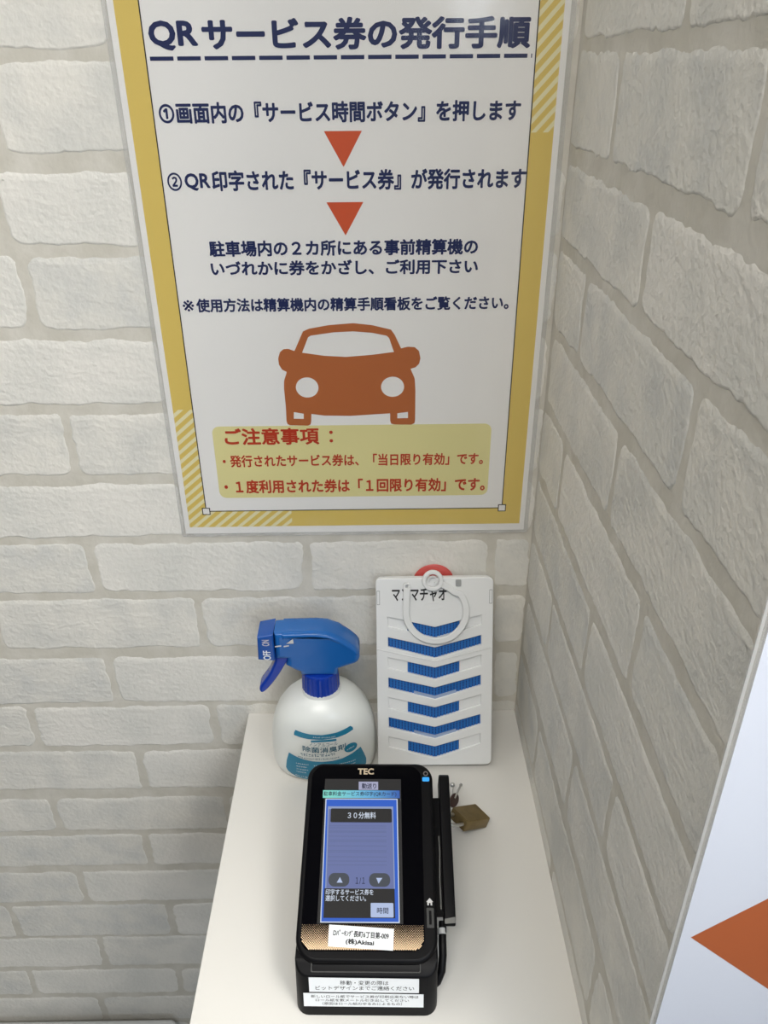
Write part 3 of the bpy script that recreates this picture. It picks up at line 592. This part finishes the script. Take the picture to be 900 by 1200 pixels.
ui('arrow_icon', [(-0.0203, 0.0440), (-0.0160, 0.0440), (-0.0180, 0.0478)], 's_btn', 7); ui('arrow_icon', [(0.0082, 0.0474), (0.0126, 0.0474), (0.0098, 0.0434)], 's_btn', 7)
uit('１/１', (-0.0067, 0.0, 0.0432, 0.0477), 's_ink', 7)
ui('message_area', q4(-0.0290, 0.0212, 0.0205, 0.0401), 's_dark', 4)
uit('印字するサービス券を', (-0.0280, 0.0061, 0.0357, 0.0396), 's_white', 5, 0.012); uit('選択してください。', (-0.0280, 0.0009, 0.0315, 0.0354), 's_white', 5, 0.012)
ui('screen_button', rrect(0.0041, 0.0210, 0.0201, 0.0305, 0.0006, 2), 's_btn', 5); uit('時間', (0.0085, 0.0165, 0.0234, 0.0275), 's_ink', 6, 0.01)
# tan halftone print along the lower edge of the glass
bm = bmesh.new(); zz = 0.00047; pit = 0.00158; r_i = 0; y = 0.0160
while y > 0.0008:
    t = (0.0160 - y) / 0.0152; s_ = pit * (0.13 + 0.33 * t); x = -0.0448 + (pit / 2 if r_i % 2 else 0)
    while x < 0.0396:
        dx = max(-0.0370 - x, x - 0.0315, 0); dy = max(0.0080 - y, 0)
        if dx * dx + dy * dy < 0.0076 ** 2 or dy == 0:
            bm.faces.new([bm.verts.new(c) for c in ((x - s_, y, zz), (x, y - s_, zz), (x + s_, y, zz), (x, y + s_, zz))])
        x += pit
    y -= pit / 2; r_i += 1
me = bpy.data.meshes.new('halftone_print'); bm.to_mesh(me); bm.free(); me.transform(BX); link('halftone_print', me, 'tan', TM)
text('maker_lettering', 'TEC', (-0.0098, 0.0030, 0.1252, 0.1304), 'logo', BX, TM, 0.04, 0.0005)
shape('status_light', [rrect(0.0410, 0.1201, 0.0464, 0.1233, 0.0008, 3)], 0.0, 0.0005, 'led', BX, TM)
shape('power_mark', [circ(0.0437, 0.1264, 0.0019, 20), circ(0.0437, 0.1264, 0.0012, 16)], 0.0, 0.0003, 'dim_icon', BX, TM)
hx, hy = un(0.0458, 0.0315)
shape('home_mark', [[(hx - .0024, hy), (hx, hy + .0026), (hx + .0024, hy), (hx + .0017, hy), (hx + .0017, hy - .0022), (hx + .0006, hy - .0022), (hx + .0006, hy - .0006), (hx - .0006, hy - .0006), (hx - .0006, hy - .0022), (hx - .0017, hy - .0022), (hx - .0017, hy)]], 0.0, 0.0003, 'icon', BX, TM)
hb = shape('home_button', [rrect(0.0417, 0.0146, 0.0468, 0.0276, 0.0006, 3)], -0.0002, 0.0005, 'dark_grey', BX, TM, 0.0002)
shape('button_bar', [rrect(0.0433, 0.0166, 0.0451, 0.0256, 0.0004, 3)], 0.0004, 0.0008, 'black', BX, hb)
stq = [un(*q) for q in [(-0.0248, 0.0163), (0.0202, 0.0138), (0.0193, 0.0001), (-0.0252, 0.0025)]]
st = shape('label_sticker', [stq], 0.0005, 0.0006, 'label', BX, TM)
stt = Vector((stq[1][0] - stq[0][0], stq[1][1] - stq[0][1])).normalized()
SX = BX @ Matrix.Translation((stq[0][0], stq[0][1], 0)) @ Matrix(((stt.x, -stt.y, 0, 0), (stt.y, stt.x, 0, 0), (0, 0, 1, 0), (0, 0, 0, 1)))
text('printed_text', 'Dﾊﾟｰｷﾝｸﾞ長町6丁目第-009', (0.0034, 0.0418, -0.0070, -0.0028), 'ink', SX, st, 0.03, 0.00065)
text('printed_text', '(株)Akisai', (0.0125, 0.0320, -0.0121, -0.0080), 'ink', SX, st, 0.04, 0.00065)
# front stickers
S1 = shape('label_sticker', [[(-0.0390, 0.0306), (0.0358, 0.0299), (0.0358, 0.0180), (-0.0388, 0.0184)]], 0.0001, 0.0003, 'label', FXm, TM)
S2 = shape('label_sticker', [[(-0.0430, 0.0173), (0.0390, 0.0168), (0.0390, 0.0056), (-0.0428, 0.0060)]], 0.0001, 0.0003, 'label', FXm, TM)
for s, b, p_ in (('移動・変更の際は', (-0.0178, 0.0151, 0.0246, 0.0283), S1), ('ビットデザインまでご連絡ください', (-0.0345, 0.0325, 0.0202, 0.0237), S1), ('新しいロール紙でサービス券が印刷出来ない時は', (-0.0378, 0.0356, 0.0134, 0.0159), S2), ('ロール紙を数メートル引き出してください', (-0.0347, 0.0290, 0.0103, 0.0127), S2), ('（原因はロール紙のゆるみによるもの）', (-0.0301, 0.0243, 0.0073, 0.0097), S2)):
    text('printed_text', s, b, 'ink', FXm, p_, 0.004, 0.00035)
# ticket slot on the ledge in front of the display
LX = plane_mx((0, 0.0100, 0.0385), (1, 0, 0), (0, 0.006, 0.002))
shape('ticket_slot', [rrect(-0.0375, -0.0022, 0.0370, 0.0052, 0.001, 3), rrect(-0.0368, -0.0016, 0.0363, 0.0060, 0.001, 3)], 0.0, 0.0004, 'dark_grey', LX, TM)
# card reader rail along the right side
CRX = plane_mx((0, BO[1] + 0.002, BO[2] - 0.006), (1, 0, 0), (0, ci, si))
cr = prism('card_reader', [(0.0210, -0.0125), (0.0185, -0.0040), (0.0225, 0.0), (0.1270, 0.0), (0.1300, -0.003), (0.1300, -0.022), (0.0300, -0.022)], 0.0543, 0.0625, 'black', TM, 0.0012)
cr.data.transform(Matrix.Translation((0, BO[1] + 0.002, BO[2] - 0.006)) @ Matrix.Rotation(ia, 4, 'X'))
br = prism('reader_bracket', [(0.0250, -0.0060), (0.1120, -0.0060), (0.1120, -0.020), (0.0330, -0.020)], 0.0480, 0.0556, 'black', cr)
br.data.transform(Matrix.Translation((0, BO[1] + 0.002, BO[2] - 0.006)) @ Matrix.Rotation(ia, 4, 'X'))
shape('reader_end_sheen', [[(0.0546, 0.0190), (0.0546, 0.0222), (0.0622, 0.0235), (0.0622, 0.0195)]], 0.0002, 0.0005, 'grey', CRX, cr)  # lighter grey on the black bar's end: reflected light put into the colour
shape('swipe_slot', [[(0.0522, 0.0300), (0.0531, 0.0300), (0.0529, 0.0520), (0.0536, 0.0700), (0.0533, 0.0820), (0.0525, 0.0820), (0.0527, 0.0700), (0.0520, 0.0520)]], -0.0062, -0.0050, 'grey', CRX, cr)
tube('reader_cable', [(0.0535, 0.0450, 0.0380), (0.0530, 0.0345, 0.0345), (0.0530, 0.0260, 0.0290), (0.0520, 0.0190, 0.0220), (0.0490, 0.0150, 0.0160), (0.0465, 0.0140, 0.0140)], 0.0028, 'black', TM)
pl = tube('cable_plug', [(0.0527, 0.0405, 0.0368), (0.0528, 0.0368, 0.0356)], 0.0030, 'box_grey', TM)
# ================================================================ padlock and key
PK = thing('padlock', 'small worn brass padlock with a steel shackle lying on the shelf right of the terminal', 'padlock', (0.2455, -0.1412, TZ))
a1 = Vector((0.0224, 0.0151, -0.0138)).normalized(); a2 = Vector((-0.0119, 0.0156, 0.0)); a2 = (a2 - a1 * a2.dot(a1)).normalized()
LK = plane_mx((0, 0, 0.0174), a1, a2)                                # top face of the lock; the shackle end is held up
shape('lock_body', [rrect(-0.0147, -0.0098, 0.0147, 0.0098, 0.0012, 3)], -0.0100, 0.0, 'brass', LK, PK, 0.0010, True)
shape('lock_step', [[(-0.0147, -0.0080), (-0.0118, -0.0090), (-0.0118, 0.0090), (-0.0147, 0.0080)]], -0.0002, 0.0003, 'brass', LK, PK, 0.0001)
sh = [(-0.0135, 0.0062, -0.005), (-0.0230, 0.0062, -0.005)] + [(-0.0230 - 0.0062 * math.sin(math.radians(a)), 0.0062 * math.cos(math.radians(a)), -0.005) for a in range(15, 180, 15)] + [(-0.0230, -0.0062, -0.005), (-0.0135, -0.0062, -0.005)]
tube('shackle', [LK @ Vector(q) for q in sh], 0.0015, 'steel', PK, 12)
KY = thing('key', 'small key with a dark brown oval head behind the brass padlock', 'key', (0.2328, -0.1185, TZ))
KY.rotation_euler = (0, 0, math.radians(62))
kx = Matrix.Translation((0, 0, 0.0063)) @ Matrix.Rotation(math.radians(55), 4, 'X')
shape('key_head', [circ(0, 0, 0.0072, 28, 0.0048)], -0.0012, 0.0012, 'key_brown', kx, KY, 0.0008, True)
tube('key_blade', [(0.0010, 0.0000, 0.0078), (0.0080, 0.0, 0.0090), (0.0150, 0.0, 0.0102)], 0.0009, 'steel', KY)
tube('key_tip', [(0.0146, 0.0, 0.0101), (0.0162, 0.0, 0.0104)], 0.0013, 'steel', KY)
PN = thing('wire_loop', 'thin steel wire end with a small ball behind the card reader of the terminal', 'wire', (0.2325, -0.1075, TZ))
wp = tube('wire', [(-0.002, -0.012, 0.0012), (-0.0012, -0.004, 0.004), (0.0, 0.003, 0.0085)], 0.0010, 'steel', PN)
bm = bmesh.new(); bmesh.ops.create_uvsphere(bm, u_segments=16, v_segments=10, radius=0.0023, matrix=Matrix.Translation((0.0, 0.0035, 0.0092))); link('ball_end', bm_mesh('ball_end', bm), 'steel', PN, True)
# ================================================================ the low box under the shelf
BXT = thing('storage_box', 'pale grey plastic storage box standing on the floor at lower left, left of the shelf', 'storage box', (-0.355, -0.16, FZ))
prism('box_body', [(-0.125, 0.0), (-0.135, 0.3105), (0.135, 0.3105), (0.125, 0.0)], -0.24, 0.24, 'box_grey', BXT, 0.006)
ld = shape('lid', [rrect(-0.254, -0.150, 0.254, 0.147, 0.012, 6)], 0.3055, 0.3275, 'box_grey', plane_mx((0, 0, 0), (1, 0, 0), (0, 1, 0)), BXT, 0.004, True)
shape('lid_groove', [rrect(-0.238, 0.126, 0.238, 0.136, 0.004, 4)], 0.3276, 0.3283, 'box_dark', plane_mx((0, 0, 0), (1, 0, 0), (0, 1, 0)), ld)
shape('lid_panel', [rrect(-0.236, -0.132, 0.236, 0.118, 0.010, 5)], 0.327, 0.3305, 'box_grey', plane_mx((0, 0, 0), (1, 0, 0), (0, 1, 0)), ld, 0.002, True)
